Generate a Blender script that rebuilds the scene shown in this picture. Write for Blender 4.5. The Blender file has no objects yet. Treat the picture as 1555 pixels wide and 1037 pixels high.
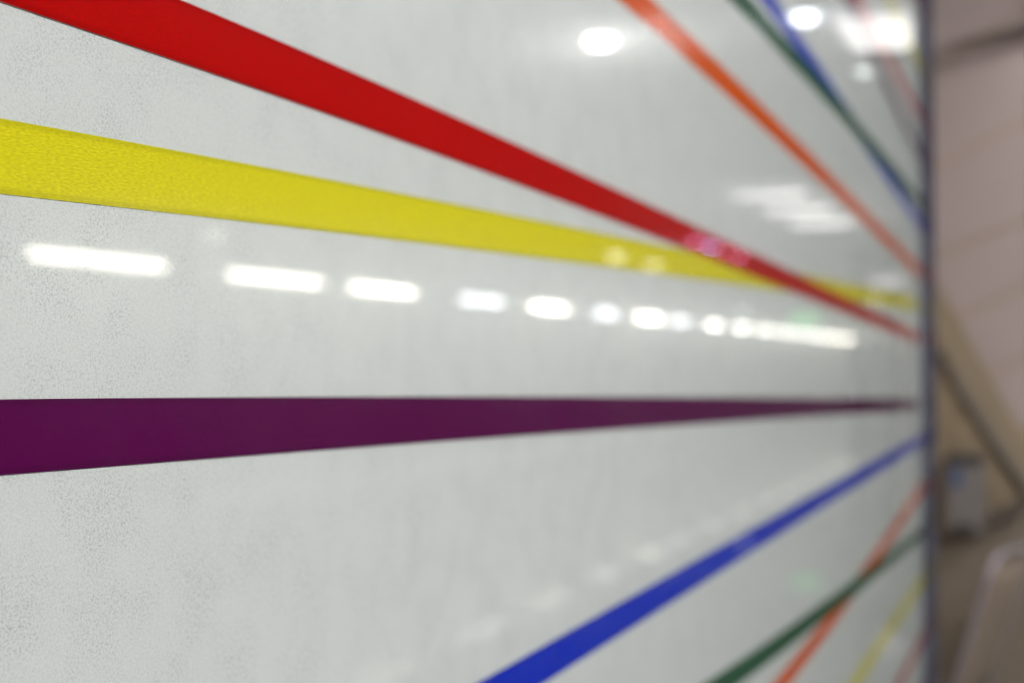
import bpy, bmesh, math, random
from mathutils import Vector, Matrix
import numpy as np

random.seed(4)
S = bpy.context.scene
COL = S.collection

# ------------------------------------------------------------------ camera
F, CX, CY = 2160.0, 777.5, 518.5            # 50 mm lens on a 36 mm sensor, 1555 px wide
VPX, VPY = 1627.0, 550.0                    # where everything parallel to the panel runs to
CAM = Vector((0.0, -0.264, 1.5))
yaw = math.atan((VPX - CX) / F)
pitch = math.atan((VPY - CY + 2.2) / F)
roll = math.radians(-0.15)
fwd = Vector((math.cos(yaw) * math.cos(pitch), math.sin(yaw) * math.cos(pitch), math.sin(pitch)))
right0 = Vector((math.sin(yaw), -math.cos(yaw), 0))
up0 = right0.cross(fwd)
right = right0 * math.cos(roll) + up0 * math.sin(roll)
up = -right0 * math.sin(roll) + up0 * math.cos(roll)
cd = bpy.data.cameras.new('camera')
cam = bpy.data.objects.new('camera', cd)
COL.objects.link(cam)
cam.matrix_world = Matrix((
    (right.x, up.x, -fwd.x, CAM.x),
    (right.y, up.y, -fwd.y, CAM.y),
    (right.z, up.z, -fwd.z, CAM.z),
    (0, 0, 0, 1)))
cd.sensor_width = 36.0
cd.lens = 36.0 * F / 1555.0
cd.clip_start = 0.01
cd.clip_end = 200
cd.dof.use_dof = True
cd.dof.focus_distance = 0.405
cd.dof.aperture_fstop = 8.2
S.camera = cam

# ------------------------------------------------------------------ world, exposure
w = bpy.data.worlds.new('world')
S.world = w
w.use_nodes = True
w.node_tree.nodes['Background'].inputs[0].default_value = (0.6, 0.62, 0.65, 1)
w.node_tree.nodes['Background'].inputs[1].default_value = 0.05
S.view_settings.view_transform = 'Standard'
S.view_settings.look = 'None'
S.view_settings.gamma = 1
S.view_settings.use_curve_mapping = False
S.view_settings.exposure = 0.0
S.cycles.use_denoising = True
S.cycles.max_bounces = 7
S.cycles.diffuse_bounces = 3
S.cycles.glossy_bounces = 4
S.cycles.transparent_max_bounces = 16
S.cycles.sample_clamp_indirect = 6.0
TUBE_L, SPOT_L, FILL_L, TROFFER_L = 68.0, 240.0, 860.0, 3.4


def ray(px, py):
    return fwd + right * ((px - CX) / F) - up * ((py - CY) / F)


def on_y(px, py, y=0.0):
    r = ray(px, py)
    return CAM + r * ((y - CAM.y) / r.y)


def on_x(px, py, x):
    r = ray(px, py)
    return CAM + r * ((x - CAM.x) / r.x)


def mirrored_at_z(px, py, z):
    """a lamp seen by reflection in the glass, hung at height z"""
    r = ray(px, py)
    p = CAM + r * ((z - CAM.z) / r.z)
    return Vector((p.x, -p.y, p.z))


# ------------------------------------------------------------------ materials
def new_mat(name):
    m = bpy.data.materials.new(name)
    m.use_nodes = True
    nt = m.node_tree
    return m, nt, nt.nodes, nt.links, nt.nodes['Principled BSDF'], nt.nodes['Material Output']


def plain(name, col, rough=0.6, metal=0.0, noise=0.0, scale=20.0, bump=0.0):
    m, nt, N, L, P, O = new_mat(name)
    P.inputs['Base Color'].default_value = (*col, 1)
    P.inputs['Roughness'].default_value = rough
    P.inputs['Metallic'].default_value = metal
    if noise or bump:
        tc = N.new('ShaderNodeTexCoord')
        no = N.new('ShaderNodeTexNoise')
        no.inputs['Scale'].default_value = scale
        no.inputs['Detail'].default_value = 4
        L.new(tc.outputs['Object'], no.inputs['Vector'])
        if noise:
            mx = N.new('ShaderNodeMix')
            mx.data_type = 'RGBA'
            mx.inputs['A'].default_value = (*[c * (1 - noise) for c in col], 1)
            mx.inputs['B'].default_value = (*[min(1, c * (1 + noise)) for c in col], 1)
            L.new(no.outputs['Fac'], mx.inputs['Factor'])
            L.new(mx.outputs['Result'], P.inputs['Base Color'])
        if bump:
            b = N.new('ShaderNodeBump')
            b.inputs['Strength'].default_value = bump
            b.inputs['Distance'].default_value = 0.002
            L.new(no.outputs['Fac'], b.inputs['Height'])
            L.new(b.outputs['Normal'], P.inputs['Normal'])
    return m


def emitter(name, col, strength):
    m, nt, N, L, P, O = new_mat(name)
    N.remove(P)
    e = N.new('ShaderNodeEmission')
    e.inputs['Color'].default_value = (*col, 1)
    e.inputs['Strength'].default_value = strength
    L.new(e.outputs[0], O.inputs['Surface'])
    return m


def felt_height(N, L):
    """fibre clumps of the pressed white sheet, about half a millimetre across"""
    tc = N.new('ShaderNodeTexCoord')
    n1 = N.new('ShaderNodeTexNoise')
    n1.inputs['Scale'].default_value = 1300
    n1.inputs['Detail'].default_value = 2.5
    n1.inputs['Distortion'].default_value = 0.6
    L.new(tc.outputs['Object'], n1.inputs['Vector'])
    n2 = N.new('ShaderNodeTexNoise')
    n2.inputs['Scale'].default_value = 42
    n2.inputs['Detail'].default_value = 3
    L.new(tc.outputs['Object'], n2.inputs['Vector'])
    return tc, n1, n2


def felt_mat():
    m, nt, N, L, P, O = new_mat('white_felt')
    tc, n1, n2 = felt_height(N, L)
    r1 = N.new('ShaderNodeMapRange')         # dark pores between the fibres
    r1.inputs['From Min'].default_value = 0.30
    r1.inputs['From Max'].default_value = 0.56
    L.new(n1.outputs['Fac'], r1.inputs['Value'])
    r2 = N.new('ShaderNodeMapRange')         # where the sheet is thinner
    r2.inputs['From Min'].default_value = 0.42
    r2.inputs['From Max'].default_value = 0.66
    r2.inputs['To Min'].default_value = 0.4
    r2.inputs['To Max'].default_value = 1.0
    L.new(n2.outputs['Fac'], r2.inputs['Value'])
    inv = N.new('ShaderNodeMath'); inv.operation = 'SUBTRACT'
    inv.inputs[0].default_value = 1.0
    L.new(r1.outputs['Result'], inv.inputs[1])
    mul = N.new('ShaderNodeMath'); mul.operation = 'MULTIPLY'
    L.new(inv.outputs[0], mul.inputs[0])
    L.new(r2.outputs['Result'], mul.inputs[1])
    mx = N.new('ShaderNodeMix'); mx.data_type = 'RGBA'
    mx.inputs['A'].default_value = (0.735, 0.745, 0.733, 1)
    mx.inputs['B'].default_value = (0.47, 0.50, 0.50, 1)
    L.new(mul.outputs[0], mx.inputs['Factor'])
    L.new(mx.outputs['Result'], P.inputs['Base Color'])
    P.inputs['Roughness'].default_value = 0.9
    P.inputs['Specular IOR Level'].default_value = 0.1
    b = N.new('ShaderNodeBump')
    b.inputs['Strength'].default_value = 0.25
    b.inputs['Distance'].default_value = 0.0004
    L.new(n1.outputs['Fac'], b.inputs['Height'])
    L.new(b.outputs['Normal'], P.inputs['Normal'])
    return m


def glass_front_mat():
    """outer face of the laminated pane: Fresnel reflection, the rest passes through"""
    m, nt, N, L, P, O = new_mat('pane_outer_face')
    N.remove(P)
    lw = N.new('ShaderNodeLayerWeight')      # Schlick: 0.04 + 0.96 * facing^5
    lw.inputs['Blend'].default_value = 0.5
    pw = N.new('ShaderNodeMath'); pw.operation = 'POWER'
    pw.inputs[1].default_value = 5
    L.new(lw.outputs['Facing'], pw.inputs[0])
    ma = N.new('ShaderNodeMath'); ma.operation = 'MULTIPLY_ADD'
    ma.inputs[1].default_value = 0.96
    ma.inputs[2].default_value = 0.042
    L.new(pw.outputs[0], ma.inputs[0])
    tc, n1, n2 = felt_height(N, L)
    b = N.new('ShaderNodeBump')
    b.inputs['Strength'].default_value = 0.15
    b.inputs['Distance'].default_value = 0.0003
    L.new(n1.outputs['Fac'], b.inputs['Height'])
    g1 = N.new('ShaderNodeBsdfGlossy'); g1.inputs['Roughness'].default_value = 0.03
    g2 = N.new('ShaderNodeBsdfGlossy'); g2.inputs['Roughness'].default_value = 0.10
    L.new(b.outputs['Normal'], g2.inputs['Normal'])
    mg = N.new('ShaderNodeMixShader'); mg.inputs[0].default_value = 0.30
    L.new(g1.outputs[0], mg.inputs[1]); L.new(g2.outputs[0], mg.inputs[2])
    t = N.new('ShaderNodeBsdfTransparent')
    t.inputs['Color'].default_value = (0.985, 0.995, 0.985, 1)
    mx = N.new('ShaderNodeMixShader')
    L.new(ma.outputs[0], mx.inputs[0])
    L.new(t.outputs[0], mx.inputs[1]); L.new(mg.outputs[0], mx.inputs[2])
    L.new(mx.outputs[0], O.inputs['Surface'])
    return m


def glass_bond_mat():
    """face bonded to the interlayer: index-matched, so nothing is reflected there"""
    m, nt, N, L, P, O = new_mat('pane_bonded_face')
    N.remove(P)
    t = N.new('ShaderNodeBsdfTransparent')
    L.new(t.outputs[0], O.inputs['Surface'])
    return m


def ribbon_mat(name, col):
    m, nt, N, L, P, O = new_mat(name)
    uv = N.new('ShaderNodeUVMap'); uv.uv_map = 'UVMap'
    mp = N.new('ShaderNodeMapping')
    mp.inputs['Scale'].default_value = (500, 1900, 1)        # satin floats run lengthwise
    L.new(uv.outputs['UV'], mp.inputs['Vector'])
    no = N.new('ShaderNodeTexNoise')
    no.inputs['Scale'].default_value = 1.0
    no.inputs['Detail'].default_value = 3
    L.new(mp.outputs[0], no.inputs['Vector'])
    sp = N.new('ShaderNodeSeparateXYZ')
    L.new(uv.outputs['UV'], sp.inputs[0])
    ab = N.new('ShaderNodeMath'); ab.operation = 'ABSOLUTE'
    L.new(sp.outputs['Y'], ab.inputs[0])
    ed = N.new('ShaderNodeMapRange')         # woven selvedge, a millimetre or so wide, a shade deeper
    ed.inputs['From Min'].default_value = 0.0078
    ed.inputs['From Max'].default_value = 0.0090
    ed.inputs['To Min'].default_value = 1.0
    ed.inputs['To Max'].default_value = 0.82
    L.new(ab.outputs[0], ed.inputs['Value'])
    nr = N.new('ShaderNodeMapRange')
    nr.inputs['From Min'].default_value = 0.25
    nr.inputs['From Max'].default_value = 0.75
    nr.inputs['To Min'].default_value = 0.80
    nr.inputs['To Max'].default_value = 1.20
    L.new(no.outputs['Fac'], nr.inputs['Value'])
    mu = N.new('ShaderNodeMath'); mu.operation = 'MULTIPLY'
    L.new(ed.outputs['Result'], mu.inputs[0]); L.new(nr.outputs['Result'], mu.inputs[1])
    hs = N.new('ShaderNodeHueSaturation')
    hs.inputs['Color'].default_value = (*col, 1)
    L.new(mu.outputs[0], hs.inputs['Value'])
    L.new(hs.outputs['Color'], P.inputs['Base Color'])
    P.inputs['Roughness'].default_value = 0.7
    P.inputs['Specular IOR Level'].default_value = 0.0
    t = N.new('ShaderNodeBsdfTransparent')   # thin cloth: a little of what lies under it shows
    t.inputs['Color'].default_value = (*[min(1, c * 1.5) for c in col], 1)
    mx = N.new('ShaderNodeMixShader'); mx.inputs[0].default_value = 0.22
    L.new(P.outputs[0], mx.inputs[1]); L.new(t.outputs[0], mx.inputs[2])
    L.new(mx.outputs[0], O.inputs['Surface'])
    return m


M = {}
M['felt'] = felt_mat()
M['pane'] = glass_front_mat()
M['bond'] = glass_bond_mat()
M['backing'] = plain('grey_backing', (0.5, 0.5, 0.5), 0.6, noise=0.05)
M['trim'] = plain('edge_metal', (0.24, 0.225, 0.30), 0.14, metal=1.0, noise=0.06, scale=8)
M['floor'] = plain('polished_floor', (0.42, 0.43, 0.415), 0.025, noise=0.05, scale=1.4)
M['floor'].node_tree.nodes['Principled BSDF'].inputs['IOR'].default_value = 2.0
M['ceiling'] = plain('ceiling_paint', (0.34, 0.38, 0.395), 0.85, noise=0.06, scale=0.9)
M['wall'] = plain('wall_paint', (0.43, 0.44, 0.43), 0.8, noise=0.04, scale=1.5)
M['pale'] = plain('skirting_paint', (0.80, 0.79, 0.84), 0.4, noise=0.03)
M['olive'] = plain('olive_plaster', (0.46, 0.36, 0.245), 0.75, noise=0.08, scale=4, bump=0.1)
M['board'] = plain('rosy_brown_board', (0.49, 0.395, 0.375), 0.6, noise=0.06, scale=5)
M['lowwall'] = plain('brown_dado', (0.25, 0.20, 0.155), 0.7, noise=0.08, scale=6)
M['darkrail'] = plain('dark_brown_wood', (0.15, 0.122, 0.097), 0.5, noise=0.15, scale=18)
M['stringer'] = plain('taupe_fascia', (0.37, 0.285, 0.195), 0.6, noise=0.08, scale=9)
M['grey'] = plain('grey_plastic', (0.25, 0.225, 0.22), 0.4, noise=0.05, scale=20)
M['greydark'] = plain('dark_grey_plastic', (0.10, 0.09, 0.085), 0.45, noise=0.05, scale=20)
M['bluewin'] = plain('blue_plastic', (0.10, 0.14, 0.27), 0.25, noise=0.05, scale=30)
M['tube_metal'] = plain('lavender_grey_metal', (0.46, 0.40, 0.46), 0.3, metal=0.6, noise=0.04, scale=20)
M['pad'] = plain('brown_upholstery', (0.25, 0.19, 0.145), 0.8, noise=0.10, scale=60, bump=0.2)
M['white_metal'] = plain('white_enamel', (0.8, 0.8, 0.8), 0.4, noise=0.03)
M['columngrey'] = plain('column_grey', (0.09, 0.09, 0.095), 0.6, noise=0.06, scale=3)
M['tube'] = emitter('tube_glow', (1.0, 0.975, 0.84), TUBE_L)
M['tube_cool'] = emitter('tube_glow_cool', (0.90, 0.95, 1.0), TUBE_L * 0.5)
M['tube_far'] = emitter('tube_glow_far', (1.0, 0.985, 0.90), 52)
M['spot'] = emitter('spot_glow', (1.0, 0.99, 0.96), SPOT_L)
M['panel_fill'] = emitter('panel_fill_glow', (1.0, 0.985, 0.98), FILL_L)  # for the out-of-view lamps added to light the panel
M['spot_dim'] = emitter('small_lamp_glow', (1.0, 0.97, 0.85), 9)
M['spot_faint'] = emitter('faint_lamp_glow', (0.92, 1.0, 0.97), 4)
M['spot_cool'] = emitter('cool_lamp_glow', (0.88, 0.92, 1.0), 18)
M['pink'] = emitter('pink_lamp_glow', (1.0, 0.35, 0.60), 50)
M['violet'] = emitter('violet_lamp_glow', (0.62, 0.55, 1.0), 90)
M['rose'] = emitter('rose_lamp_glow', (1.0, 0.30, 0.32), 36)
M['troffer'] = emitter('troffer_glow', (1.0, 0.97, 0.95), TROFFER_L)
M['troffer_far'] = emitter('far_troffer_glow', (1.0, 0.93, 0.94), 1.3)
M['panel_light'] = emitter('panel_light_glow', (1.0, 0.98, 0.95), 2.2)
M['green'] = emitter('green_sign_glow', (0.25, 1.0, 0.35), 1.3)


# ------------------------------------------------------------------ builders
def bm_box(bm, lo, hi, rot=None):
    c = [(lo[i] + hi[i]) / 2 for i in range(3)]
    s = [hi[i] - lo[i] for i in range(3)]
    mt = Matrix.Translation(c) @ (rot.to_4x4() if rot else Matrix.Identity(4)) @ Matrix.Diagonal((*s, 1))
    return bmesh.ops.create_cube(bm, size=1, matrix=mt)['verts']


def finish(name, bm, mat, parent=None, bevel=0.0, smooth=False):
    if bevel:
        bmesh.ops.bevel(bm, geom=bm.edges[:], offset=bevel, segments=2, affect='EDGES', clamp_overlap=True)
    bmesh.ops.recalc_face_normals(bm, faces=bm.faces[:])
    me = bpy.data.meshes.new(name)
    bm.to_mesh(me); bm.free()
    for m in (mat if isinstance(mat, (list, tuple)) else [mat]):
        me.materials.append(m)
    if smooth:
        for p in me.polygons:
            p.use_smooth = True
    o = bpy.data.objects.new(name, me)
    COL.objects.link(o)
    o.parent = parent
    return o


def box(name, lo, hi, mat, parent=None, bevel=0.0):
    bm = bmesh.new()
    bm_box(bm, lo, hi)
    return finish(name, bm, mat, parent, bevel)


def struct(o):
    o['kind'] = 'structure'
    return o


def tag(o, label, cat, group=None):
    o['label'] = label; o['category'] = cat
    if group:
        o['group'] = group
    return o


def thing(name, loc, label, cat, group=None, rz=0.0):
    o = bpy.data.objects.new(name, None)
    o.empty_display_size = 0.1
    COL.objects.link(o)
    o.location = loc
    o.rotation_euler = (0, 0, rz)
    return tag(o, label, cat, group)


def tube_path(bm, pts, r, seg=12):
    pts = [Vector(p) for p in pts]
    rings = []
    n = None
    for i, p in enumerate(pts):
        a = pts[max(i - 1, 0)]; b = pts[min(i + 1, len(pts) - 1)]
        t = (b - a).normalized()
        if n is None:
            n = t.orthogonal().normalized()
        n = (n - t * n.dot(t)).normalized()
        bn = t.cross(n)
        rings.append([bm.verts.new(p + (n * math.cos(k * 2 * math.pi / seg) + bn * math.sin(k * 2 * math.pi / seg)) * r) for k in range(seg)])
    for i in range(len(rings) - 1):
        for k in range(seg):
            bm.faces.new((rings[i][k], rings[i][(k + 1) % seg], rings[i + 1][(k + 1) % seg], rings[i + 1][k]))
    bm.faces.new(rings[0]); bm.faces.new(rings[-1])


def rounded(pts, r=0.05, n=6):
    """polyline with its inner corners rounded"""
    pts = [Vector(p) for p in pts]
    out = [pts[0]]
    for i in range(1, len(pts) - 1):
        a, p, b = pts[i - 1], pts[i], pts[i + 1]
        k = min(r, (a - p).length * 0.45, (b - p).length * 0.45)
        s, e = p + (a - p).normalized() * k, p + (b - p).normalized() * k
        for j in range(n + 1):
            t = j / n
            out.append(s * (1 - t) ** 2 + p * 2 * t * (1 - t) + e * t * t)
    out.append(pts[-1])
    return out


def disc(bm, r, z, seg=24, h=0.0):
    bmesh.ops.create_cone(bm, cap_ends=True, segments=seg, radius1=r, radius2=r, depth=max(h, 0.002),
                          matrix=Matrix.Translation((0, 0, z)))


# ------------------------------------------------------------------ the room
H = 2.75                     # ceiling
XN, XF, YO = -3.5, 62.0, -8.25
X_PANEL = 2.787              # right end of the glass
X_END = 4.6                  # brown end wall
Y_END = -0.175
struct(box('floor', (XN, YO, -0.1), (XF, 0.75, 0.0), M['floor']))
struct(box('ceiling', (XN, YO, H), (XF, 0.75, H + 0.1), M['ceiling']))
struct(box('wall_back', (XN, 0.03, 0), (X_PANEL + 0.06, 0.15, H), M['wall']))
struct(box('wall_recess', (X_PANEL + 0.06, 0.6, 0), (X_END + 0.15, 0.72, H), M['olive']))
wall_end = struct(box('wall_end', (X_END, Y_END, 0), (X_END + 0.15, 0.6, H), M['olive']))
struct(box('wall_hall', (X_END + 0.15, 0.0, 0), (XF, 0.12, H), M['wall']))
struct(box('wall_opposite', (XN, YO - 0.12, 0), (XF, YO, H), M['wall']))
struct(box('wall_far', (XF, YO, 0), (XF + 0.12, 0.0, H), M['wall']))
struct(box('wall_near', (XN - 0.12, YO, 0), (XN, 0.15, H), M['wall']))
struct(box('baseboard_opposite', (XN, YO, 0), (XF, YO + 0.02, 0.14), M['pale']))

# ------------------------------------------------------------------ the glass panel with ribbons
PX0, PZ0, PZ1 = -1.2, 0.35, 2.38
panel = thing('laminated_glass_panel', (0, 0, PZ0), 'large white felt glass panel crossed by coloured satin ribbons', 'glass panel')


def pbox(name, lo, hi, mat, bevel=0.0):
    o = box(name, (lo[0], lo[1], lo[2] - PZ0), (hi[0], hi[1], hi[2] - PZ0), mat, panel, bevel)
    return o


front = pbox('front_pane', (PX0, -0.0062, PZ0), (X_PANEL, -0.0032, PZ1), [M['pane'], M['bond']])
front['label'] = 'clear glossy front glass reflecting the ceiling lights'
for p in front.data.polygons:
    p.material_index = 1 if p.normal.y > 0.5 else 0
pbox('felt_sheet', (PX0, 0.0, PZ0), (X_PANEL, 0.0015, PZ1), M['felt'])['label'] = 'white mottled felt sheet behind the ribbons'
pbox('back_pane', (PX0, 0.0017, PZ0), (X_PANEL, 0.012, PZ1), M['backing'])
t_ = 0.013
pbox('edge_trim', (X_PANEL, -0.0255, PZ0 - t_), (X_PANEL + t_, 0.029, PZ1 + t_), M['trim'], 0.0012)['label'] = 'dark bluish metal edge strip at the end of the glass'
pbox('edge_trim', (PX0 - t_, -0.0255, PZ0 - t_), (PX0, 0.029, PZ1 + t_), M['trim'], 0.0012)
pbox('edge_trim', (PX0, -0.0100, PZ1), (X_PANEL, 0.029, PZ1 + t_), M['trim'], 0.0012)
pbox('edge_trim', (PX0, -0.0100, PZ0 - t_), (X_PANEL, 0.029, PZ0), M['trim'], 0.0012)

RC = {
    'red': (0.60, 0.002, 0.002), 'yellow': (0.90, 0.80, 0.020), 'purple': (0.125, 0.0002, 0.080),
    'blue': (0.0, 0.028, 0.62), 'orange': (0.90, 0.13, 0.002), 'green': (0.025, 0.125, 0.055),
}
RM = {k: ribbon_mat(k + '_satin', v) for k, v in RC.items()}
RIBBONS = [  # colour, centre line in photo pixels, layer (higher lies further forward), part label
    ('purple', [(0, 663.5), (260, 653), (520, 642), (1040, 623), (1410, 614)], 2, 'wide deep purple satin ribbon running level across the middle'),
    ('yellow', [(0, 237), (520, 315), (1040, 401), (1410, 465)], 1, 'bright yellow satin ribbon passing under the red one'),
    ('red', [(148, 0), (275, 46), (520, 144.5), (1040, 355), (1410, 521)], 3, 'bright red satin ribbon sloping down over the yellow one'),
    ('orange', [(968, 4), (1110, 127), (1203, 221), (1254, 272), (1335, 355), (1411, 425)], 1, 'orange satin ribbon in the upper right'),
    ('green', [(1127, 2), (1212, 93), (1309, 204), (1364, 272), (1405, 318)], 2, 'dark green satin ribbon crossing the blue one in the upper right'),
    ('blue', [(1167, 0), (1216, 70), (1254, 127), (1292, 183), (1335, 246), (1400, 345)], 1, 'thin-looking blue satin ribbon in the upper right'),
    ('purple', [(1288, 0), (1335, 106), (1364, 166), (1400, 242)], 1, 'purple satin ribbon beside the edge strip in the top right'),
    ('red', [(1302, 0), (1350, 89), (1377, 140), (1404, 190)], 2, 'short dark red satin ribbon in the top right corner'),
    ('yellow', [(1350, 0), (1377, 58), (1404, 118)], 3, 'pale yellow satin ribbon in the top right corner'),
    ('red', [(1395, 0), (1412, 42)], 1, 'sliver of reddish ribbon in the top right corner'),
    ('blue', [(780, 1037), (987, 911), (1120, 833), (1217, 778), (1415, 658)], 1, 'royal blue satin ribbon rising to the right in the lower half'),
    ('green', [(1112, 1030), (1199, 963), (1291, 899), (1360, 842), (1414, 795)], 2, 'dark green satin ribbon crossing the orange one in the lower right'),
    ('orange', [(1192, 1033), (1248, 958), (1315, 870), (1355, 808), (1414, 717)], 1, 'reddish orange satin ribbon in the lower right'),
    ('yellow', [(1303, 1030), (1355, 950), (1412, 862)], 1, 'pale yellow satin ribbon in the lower right corner'),
    ('red', [(1370, 1030), (1412, 945)], 2, 'faded red satin ribbon in the lower right corner'),
    ('purple', [(1404, 1033), (1414, 1008)], 1, 'sliver of purple ribbon at the bottom of the edge strip'),
]
RW = 0.0200


def clip_line(pts):
    """trim a centre line (x, z) to the panel's outline"""
    out = []
    for p in pts:
        if PX0 + 0.001 < p[0] < X_PANEL - 0.0005 and PZ0 + 0.011 < p[1] < PZ1 - 0.011:
            out.append(p)
    return out


for colour, pix, layer, lab in RIBBONS:
    xs = np.array([p[0] for p in pix], float); ys = np.array([p[1] for p in pix], float)
    deg = 2 if len(pix) > 3 else 1
    co = np.polyfit(xs, ys, deg)
    u = np.linspace(xs[0], xs[-1], 160)
    line = []
    for px in u:
        p = on_y(px, float(np.polyval(co, px)), -0.00012 * layer)
        line.append((p.x, p.z))
    a = Vector(line[0]); d = (a - Vector(line[12])).normalized()
    pre = [tuple(a + d * s) for s in np.arange(2.4, 0.0, -0.01)]
    b = Vector(line[-1]); d2 = (b - Vector(line[-12])).normalized()
    post = [tuple(b + d2 * s) for s in np.arange(0.004, 1.2, 0.004)]
    pts = clip_line(pre + line + post)
    bm = bmesh.new()
    uvl = bm.loops.layers.uv.new('UVMap')
    rows = []; s = 0.0
    yb = -0.00012 * layer
    for i, p in enumerate(pts):
        a = Vector(pts[max(0, i - 1)]); b = Vector(pts[min(len(pts) - 1, i + 1)])
        t = (b - a).normalized(); n = Vector((-t.y, t.x))
        if i:
            s += (Vector(p) - Vector(pts[i - 1])).length
        q1, q2 = Vector(p) + n * RW / 2, Vector(p) - n * RW / 2
        row = []
        for q, v, y in ((q1, RW / 2, yb - 0.0001), (q2, -RW / 2, yb - 0.0001), (q2, -RW / 2, yb), (q1, RW / 2, yb)):
            row.append((bm.verts.new((q.x, y, q.y - PZ0)), (s, v)))
        rows.append(row)
    for i in range(len(rows) - 1):
        for k in range(4):
            q = [rows[i][k], rows[i][(k + 1) % 4], rows[i + 1][(k + 1) % 4], rows[i + 1][k]]
            f = bm.faces.new([x[0] for x in q])
            for lp, x in zip(f.loops, q):
                lp[uvl].uv = x[1]
    bm.faces.new([x[0] for x in rows[0]]); bm.faces.new([x[0] for x in rows[-1]])
    o = finish('ribbon', bm, RM[colour], panel)
    o['label'] = lab

# ------------------------------------------------------------------ brown end wall beyond the panel
def wall_poly(name, pix, mat, depth, x0=X_END, parent=None, yz=None):
    """a piece fixed on the end wall, its corners given in photo pixels on that wall (or y, z)"""
    pts = yz or [(on_x(px, py, x0).y, on_x(px, py, x0).z) for px, py in pix]
    bm = bmesh.new()
    fr = [bm.verts.new((x0 - depth, y, z)) for y, z in pts]
    bk = [bm.verts.new((x0, y, z)) for y, z in pts]
    bm.faces.new(fr); bm.faces.new(bk)
    n = len(pts)
    for i in range(n):
        bm.faces.new((fr[i], fr[(i + 1) % n], bk[(i + 1) % n], bk[i]))
    return finish(name, bm, mat, parent)


def seam(pa, pb):
    a, b = on_x(*pa, X_END), on_x(*pb, X_END)
    m = (b.z - a.z) / (b.y - a.y)
    return m, a.z - m * a.y                      # z = m*y + c on the end wall


SEAMS = [seam((1430, -80), (1555, -165)), seam((1430, 97), (1555, 12)), seam((1430, 250), (1555, 183)),
         seam((1430, 388), (1555, 333)), seam((1430, 492), (1555, 437)), seam((1430, 600), (1555, 545)), seam((1430, 705), (1555, 650))]
DIAG = seam((1440, 455), (1555, 662))            # raking line the boards end on


def clip_half(poly, fn):
    out = []
    for i in range(len(poly)):
        p, q = poly[i], poly[(i + 1) % len(poly)]
        fp, fq = fn(p), fn(q)
        if fp >= 0:
            out.append(p)
        if fp * fq < 0:
            t = fp / (fp - fq)
            out.append((p[0] + (q[0] - p[0]) * t, p[1] + (q[1] - p[1]) * t))
    return out


GAP = 0.0065
edges = [(0, 9.0)] + SEAMS
for i in range(len(edges) - 1):
    poly = [(Y_END + 0.012, 0.02), (0.595, 0.02), (0.595, H - 0.005), (Y_END + 0.012, H - 0.005)]
    mu, cu = edges[i]; ml, cl = edges[i + 1]
    poly = clip_half(poly, lambda p: mu * p[0] + cu - GAP - p[1])
    poly = clip_half(poly, lambda p: p[1] - (ml * p[0] + cl + GAP))
    poly = clip_half(poly, lambda p: p[1] - (DIAG[0] * p[0] + DIAG[1]))
    if len(poly) > 2:
        wall_poly('board', None, M['board'], 0.007, yz=poly, parent=wall_end)

# lower part of the wall under the sloping dark rail
low = clip_half([(Y_END + 0.012, 0.02), (0.595, 0.02), (0.595, 1.6), (Y_END + 0.012, 1.6)],
                lambda p, s=seam((1440, 818), (1555, 752)): s[0] * p[0] + s[1] - p[1])
wall_poly('dado_panel', None, M['lowwall'], 0.012, yz=low, parent=wall_end)
# raking taupe fascia between the boards and the rail
s1, s2 = DIAG, seam((1450, 560), (1555, 725))
fas = [(Y_END + 0.012, s1[0] * (Y_END + 0.012) + s1[1]), (Y_END + 0.012, s2[0] * (Y_END + 0.012) + s2[1]),
       (0.30, s2[0] * 0.30 + s2[1]), (0.30, s1[0] * 0.30 + s1[1])]
fas = [(y, z - 0.004 if k in (0, 3) else z) for k, (y, z) in enumerate(fas)]
struct(wall_poly('trim_1', None, M['stringer'], 0.022, yz=fas))
# dark corner bead at the free end of the wall
struct(box('trim_2', (X_END - 0.02, Y_END - 0.012, 0), (X_END + 0.15, Y_END + 0.010, H), M['darkrail'], bevel=0.002))

# dark rail: comes down the slope and bends back along the wall
rp = [on_x(px, py, X_END - 0.055) for px, py in [(1425, 535), (1470, 612), (1568, 758), (1492, 792), (1415, 822)]]
rail = thing('handrail', (X_END - 0.055, 0, 0), 'dark sloping rail bent back on the brown end wall', 'handrail')
bm = bmesh.new()
tube_path(bm, [p - rail.location for p in rounded(rp, 0.025)], 0.018)
finish('rail', bm, M['darkrail'], rail, smooth=True)
for p in (rp[1], rp[3]):
    bm = bmesh.new()
    tube_path(bm, [p - rail.location, Vector((X_END - 0.002, p.y, p.z)) - rail.location], 0.007, 10)
    finish('bracket', bm, M['darkrail'], rail)

# grey box with a small blue window, fixed on the wall
a, b = on_x(1434, 690, X_END - 0.08), on_x(1494, 812, X_END - 0.08)
yc, w2 = (a.y + b.y) / 2, abs(a.y - b.y) / 2
disp = thing('wall_dispenser', (X_END, yc, b.z), 'grey wall box with a small blue window below the dark rail', 'dispenser')
hh = a.z - b.z
box('body', (-0.08, -w2, 0), (0, w2, hh * 0.88), M['grey'], disp, 0.008)
box('hood', (-0.088, -w2 * 1.03, hh * 0.88), (0, w2 * 1.03, hh), M['greydark'], disp, 0.008)
box('window', (-0.083, w2 * 0.10, hh * 0.58), (-0.079, w2 * 0.66, hh * 0.84), M['bluewin'], disp, 0.0015)
box('lever', (-0.095, -w2 * 0.5, hh * 0.04), (-0.078, w2 * 0.5, hh * 0.14), M['greydark'], disp, 0.003)

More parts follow.
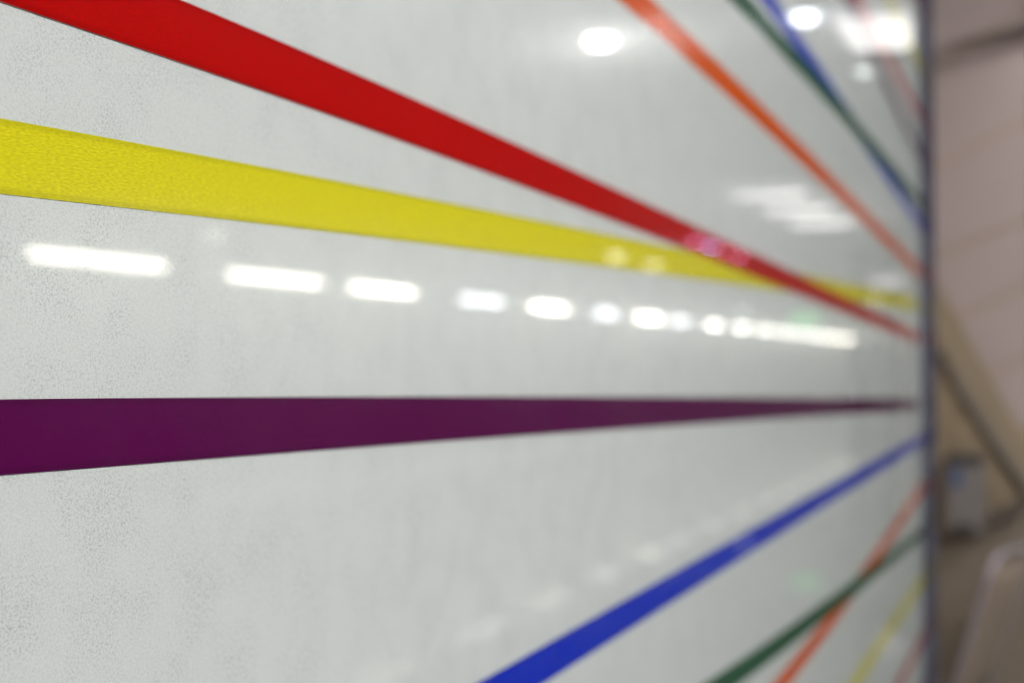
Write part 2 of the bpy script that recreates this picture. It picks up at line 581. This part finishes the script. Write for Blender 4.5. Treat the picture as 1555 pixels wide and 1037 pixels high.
# chair in front of the end wall, turned almost side-on
pA0 = on_x(1449, 1040, 3.95); pA1 = on_x(1503, 868, 3.99)
pB1 = on_x(1556, 872, 4.27)
zt = on_x(1520, 850, 4.05).z
chair = thing('tube_chair', (4.1, pA0.y - 0.03, 0), 'brown padded chair with pale lavender metal tube frame by the end wall', 'chair')
org = chair.location
lean = (pA1 - pA0) / (pA1.z - pA0.z)


def on_lean(base, z):
    return base + lean * (z - base.z)


A = lambda z: on_lean(pA0, z)
Boff = pB1 - on_lean(pA0, pB1.z)
Bp = lambda z: on_lean(pA0, z) + Boff
loc = lambda ps: [Vector(p) - org for p in ps]
bm = bmesh.new()
tube_path(bm, loc(rounded([A(0.46), A(pA1.z), A(zt + 0.02) + Boff * 0.12, Bp(zt + 0.02) - Boff * 0.12, Bp(pB1.z), Bp(0.46)], 0.09, 8)), 0.0085)
finish('back_frame', bm, M['tube_metal'], chair, smooth=True)
# back pad: a padded board between the uprights
bm = bmesh.new()
nx, nz = 10, 10
nrm = Boff.cross(lean).normalized()
grid = {}
for side in (1, -1):
    for i in range(nx + 1):
        for k in range(nz + 1):
            fu, fv = i / nx, k / nz
            rim = 1 - max(abs(2 * fu - 1), abs(2 * fv - 1)) ** 6
            z = 0.60 + (zt - 0.025 - 0.60) * fv
            p = on_lean(pA0, z) + Boff * (0.05 + 0.90 * fu) + nrm * side * (0.004 + 0.016 * rim)
            grid[side, i, k] = bm.verts.new(p - org)
    for i in range(nx):
        for k in range(nz):
            bm.faces.new((grid[side, i, k], grid[side, i + 1, k], grid[side, i + 1, k + 1], grid[side, i, k + 1]))
ring = [(i, 0) for i in range(nx)] + [(nx, k) for k in range(nz)] + [(i, nz) for i in range(nx, 0, -1)] + [(0, k) for k in range(nz, 0, -1)]
for j in range(len(ring)):
    p, q = ring[j], ring[(j + 1) % len(ring)]
    bm.faces.new((grid[1, *p], grid[1, *q], grid[-1, *q], grid[-1, *p]))
finish('backrest', bm, M['pad'], chair, smooth=True)
# seat reaching out from the back towards +y, four legs
sd = Vector((-Boff.y, Boff.x, 0)).normalized()
if sd.y < 0:
    sd = -sd
SA, SB = A(0.46), Bp(0.46)
e = (SB - SA)
bm = bmesh.new()
cs = [SA + e * 0.02, SB - e * 0.02, SB - e * 0.02 + sd * 0.42, SA + e * 0.02 + sd * 0.42]
lo_ = [bm.verts.new(Vector((c.x, c.y, 0.43)) - org) for c in cs]
hi_ = [bm.verts.new(Vector((c.x, c.y, 0.475)) - org) for c in cs]
bm.faces.new(lo_); bm.faces.new(hi_)
for j in range(4):
    bm.faces.new((lo_[j], lo_[(j + 1) % 4], hi_[(j + 1) % 4], hi_[j]))
finish('seat', bm, M['pad'], chair, bevel=0.015, smooth=True)
for c, dsp in ((SA, -sd * 0.06), (SB, -sd * 0.06), (cs[2], sd * 0.02), (cs[3], sd * 0.02)):
    bm = bmesh.new()
    g = c + dsp
    tube_path(bm, loc([Vector((c.x, c.y, 0.445)), Vector((g.x, g.y, 0.0))]), 0.0115)
    finish('leg', bm, M['tube_metal'], chair, smooth=True)

# ------------------------------------------------------------------ lamps, seen by reflection in the glass, plus an added unseen row
ZT = 2.44
ORD = ['first', 'second', 'third', 'fourth', 'fifth', 'sixth', 'seventh', 'eighth', 'ninth', 'tenth', 'eleventh',
       'twelfth', 'thirteenth', 'fourteenth', 'fifteenth', 'sixteenth', 'seventeenth', 'eighteenth', 'nineteenth', 'twentieth']
LY = -7.90
TUBES = [(36, 245), (341, 482), (528, 624), (697, 760), (804, 857), (902, 933), (966, 1000)]


def tube_x(px):
    """x of a point of the tube row, by reflection, from its photo column"""
    dpt = F * (-LY - CAM.y) / (math.cos(yaw) * (VPX - px))
    return (dpt - (-LY - CAM.y) * math.sin(yaw)) / math.cos(yaw)


spans = [(tube_x(a), tube_x(b)) for a, b in TUBES]
x = spans[-1][1] + 1.15
while x < 57:
    spans.append((x, x + 1.05)); x += 3.2


def tube_lamp(x0, x1, mat, label):
    t = thing('tube_light', ((x0 + x1) / 2, LY, ZT + 0.06), label, 'ceiling light', 'row of ceiling tube lights')
    h = (x1 - x0) / 2
    box('housing', (-h, -0.045, -0.028), (h, 0.045, 0), M['white_metal'], t, 0.004)
    bm = bmesh.new()
    tube_path(bm, [(-h + 0.02, 0, -0.058), (h - 0.02, 0, -0.058)], 0.034, 14)
    finish('tube', bm, mat, t, smooth=True)
    for s in (-1, 1):
        bm = bmesh.new()
        tube_path(bm, [(s * h * 0.7, 0, 0), (s * h * 0.7, 0, H - ZT - 0.06)], 0.005, 8)
        finish('hanger', bm, M['white_metal'], t)
        box('end_cap', (s * h - 0.012, -0.036, -0.094), (s * h + 0.012, 0.036, -0.026), M['white_metal'], t, 0.003)
    return t


for i, (x0, x1) in enumerate(spans):
    tube_lamp(x0, x1, M['tube_cool'] if i in (3, 5, 7) else M['tube_far'] if 7 < i < len(spans) - 2 else M['tube'],
              'glowing ceiling tube light, %s from the left in the long reflected row' % (ORD[i] if i < 20 else 'last'))


def downlight(pos, r, mat, label, group=None):
    t = thing('downlight', (pos.x, pos.y, H), label, 'ceiling light', group)
    bm = bmesh.new()
    seg = 28
    prof = [(r * 1.0, -0.001), (r * 1.05, -0.012), (r * 1.3, -0.010), (r * 1.34, 0.0)]
    rings = [[bm.verts.new((rr * math.cos(k * 2 * math.pi / seg), rr * math.sin(k * 2 * math.pi / seg), zz)) for k in range(seg)] for rr, zz in prof]
    for i in range(len(prof)):
        for k in range(seg):
            a_, b_ = rings[i], rings[(i + 1) % len(prof)]
            bm.faces.new((a_[k], a_[(k + 1) % seg], b_[(k + 1) % seg], b_[k]))
    finish('bezel', bm, M['white_metal'], t, smooth=True)
    bm = bmesh.new()
    nr = 6                                   # domed lens
    rings = [[bm.verts.new((r * math.cos(a * math.pi / 2 / nr) * math.cos(k * math.pi / 8), r * math.cos(a * math.pi / 2 / nr) * math.sin(k * math.pi / 8),
                            -0.002 - 0.8 * r * math.sin(a * math.pi / 2 / nr))) for k in range(16)] for a in range(nr)]
    tip = bm.verts.new((0, 0, -0.002 - 0.8 * r))
    for a in range(nr - 1):
        for k in range(16):
            bm.faces.new((rings[a][k], rings[a][(k + 1) % 16], rings[a + 1][(k + 1) % 16], rings[a + 1][k]))
    for k in range(16):
        bm.faces.new((rings[-1][k], rings[-1][(k + 1) % 16], tip))
    bm.faces.new(rings[0])
    finish('lens', bm, mat, t, smooth=True)
    return t


ZD = H
downlight(mirrored_at_z(907, 56, ZD), 0.044, M['spot'], 'bright round downlight reflected above the red ribbon')
downlight(mirrored_at_z(1217, 20, ZD), 0.045, M['spot_cool'], 'cool white downlight reflected beside the blue ribbon at the top')
downlight(mirrored_at_z(1307, 104, ZD), 0.035, M['spot_faint'], 'faint bluish downlight reflected below the square panel light')
for px, py, mt, lab in ((1053, 364, 'pink', 'pink lamp, leftmost of four on the red ribbon'),
                        (1080, 373, 'violet', 'violet white lamp, second of four on the red ribbon'),
                        (1103, 380, 'rose', 'rose red lamp, third of four on the red ribbon'),
                        (1121, 387, 'pink', 'pink lamp, rightmost of four on the red ribbon')):
    downlight(mirrored_at_z(px, py, ZD), 0.030, M[mt], lab, 'coloured lamps reflected on the red ribbon')
downlight(mirrored_at_z(934, 386, ZD), 0.09, M['spot_dim'], 'dim lamp reflected on the yellow ribbon, left of two', 'dim lamps reflected on the yellow ribbon')
downlight(mirrored_at_z(991, 400, ZD), 0.08, M['spot_dim'], 'dim lamp reflected on the yellow ribbon, right of two', 'dim lamps reflected on the yellow ribbon')
downlight(mirrored_at_z(325, 352, ZD), 0.10, M['spot_dim'], 'faint lamp reflected just under the yellow ribbon at the left')
downlight(mirrored_at_z(1127, 470, ZD), 0.12, M['spot_faint'], 'faint greenish lamp reflected just above the tube row')
downlight(mirrored_at_z(1321, 453, ZD), 0.11, M['spot_dim'], 'small warm lamp reflected at the thin end of the yellow ribbon')

# added unseen fill lamps to brighten the panel, in a row towards the camera
p0 = mirrored_at_z(907, 56, ZD)
for k in range(4):
    downlight(Vector((p0.x - 1.55 * (k + 1), p0.y, H)), 0.055, M['panel_fill'],
              'added unseen fill lamp over the glass panel, %s one back from the brightest reflected downlight' % ORD[k], 'added fill lamps over the panel')


def troffer(pos, lx, ly, n, mat, label):
    """recessed light with n glowing tubes lying across the hall"""
    t = thing('troffer_light', (pos.x, pos.y, H), label, 'ceiling light')
    box('pan', (-lx / 2, -ly / 2, -0.006), (lx / 2, ly / 2, 0), M['white_metal'], t)
    for s in (-1, 1):
        box('side_rail', (-lx / 2, s * ly / 2 - 0.01, -0.03), (lx / 2, s * ly / 2 + 0.01, 0), M['white_metal'], t, 0.002)
        box('end_rail', (s * lx / 2 - 0.01, -ly / 2 + 0.01, -0.03), (s * lx / 2 + 0.01, ly / 2 - 0.01, 0), M['white_metal'], t, 0.002)
    for i in range(n):
        bm = bmesh.new()
        xx = -lx / 2 + lx * (i + 0.5) / n
        tube_path(bm, [(xx, -ly / 2 + 0.02, -0.036), (xx, ly / 2 - 0.02, -0.036)], 0.021, 10)
        finish('tube', bm, mat, t, smooth=True)
    return t


troffer(mirrored_at_z(1210, 313, H), 3.4, 0.55, 3, M['troffer'], 'three-tube ceiling light reflected as streaks left of the orange ribbon')
troffer(mirrored_at_z(1343, 424, H), 1.8, 0.5, 3, M['troffer_far'], 'far three-tube ceiling light reflected near the panel end')
# square panel light close to the end wall
pc = mirrored_at_z(1352, 52, 2.5)
t = thing('panel_light', (pc.x, pc.y - 0.045, 2.516), 'large bright square ceiling light reflected in the top right corner', 'ceiling light')
box('frame', (-0.24, -0.12, -0.012), (0.24, 0.12, 0.02), M['white_metal'], t, 0.002)
box('diffuser', (-0.22, -0.10, -0.016), (0.22, 0.10, -0.012), M['panel_light'], t)
for s in (-1, 1):
    bm = bmesh.new()
    tube_path(bm, [(s * 0.18, 0, 0.02), (s * 0.18, 0, H - 2.516)], 0.004, 8)
    finish('hanger', bm, M['white_metal'], t)

# green lit sign hanging from the ceiling
gx, gy = 24.5, -4.0
t = thing('hanging_sign', (gx, gy, H), 'green lit sign reflected under the red ribbon near the tube row', 'sign')
box('sign_box', (-0.03, -0.26, -0.63), (0.03, 0.26, -0.39), M['white_metal'], t, 0.004)
box('sign_face', (-0.036, -0.24, -0.61), (-0.03, 0.24, -0.41), M['green'], t)
for s in (-1, 1):
    bm = bmesh.new()
    tube_path(bm, [(0, s * 0.18, -0.39), (0, s * 0.18, 0)], 0.006, 8)
    finish('hanger', bm, M['white_metal'], t)

# two grey columns standing in the hall, seen dark in the glass
M['cream'] = plain('cream_column_paint', (0.80, 0.76, 0.71), 0.7, noise=0.04, scale=3)
for px, py, wd, lab in ((1309, 760, 0.22, 'slim dark grey column reflected near the panel end, left of two'),
                        (1352, 690, 0.30, 'slim dark grey column reflected near the panel end, right of two'),
                        (1390, 770, 0.27, 'pale cream column reflected close to the edge strip of the panel')):
    r = ray(px, py)
    p = CAM + r * (-CAM.z / r.z)
    c = thing('column', (p.x, -p.y, 0), lab, 'column', 'columns in the hall')
    cm = M['cream'] if 'cream' in lab else M['columngrey']
    box('shaft', (-wd / 2, -wd / 2, 0.10), (wd / 2, wd / 2, H - 0.06), cm, c, 0.01)
    box('plinth', (-wd / 2 - 0.03, -wd / 2 - 0.03, 0), (wd / 2 + 0.03, wd / 2 + 0.03, 0.10), cm, c, 0.008)
    box('capital', (-wd / 2 - 0.02, -wd / 2 - 0.02, H - 0.06), (wd / 2 + 0.02, wd / 2 + 0.02, H), cm, c, 0.006)
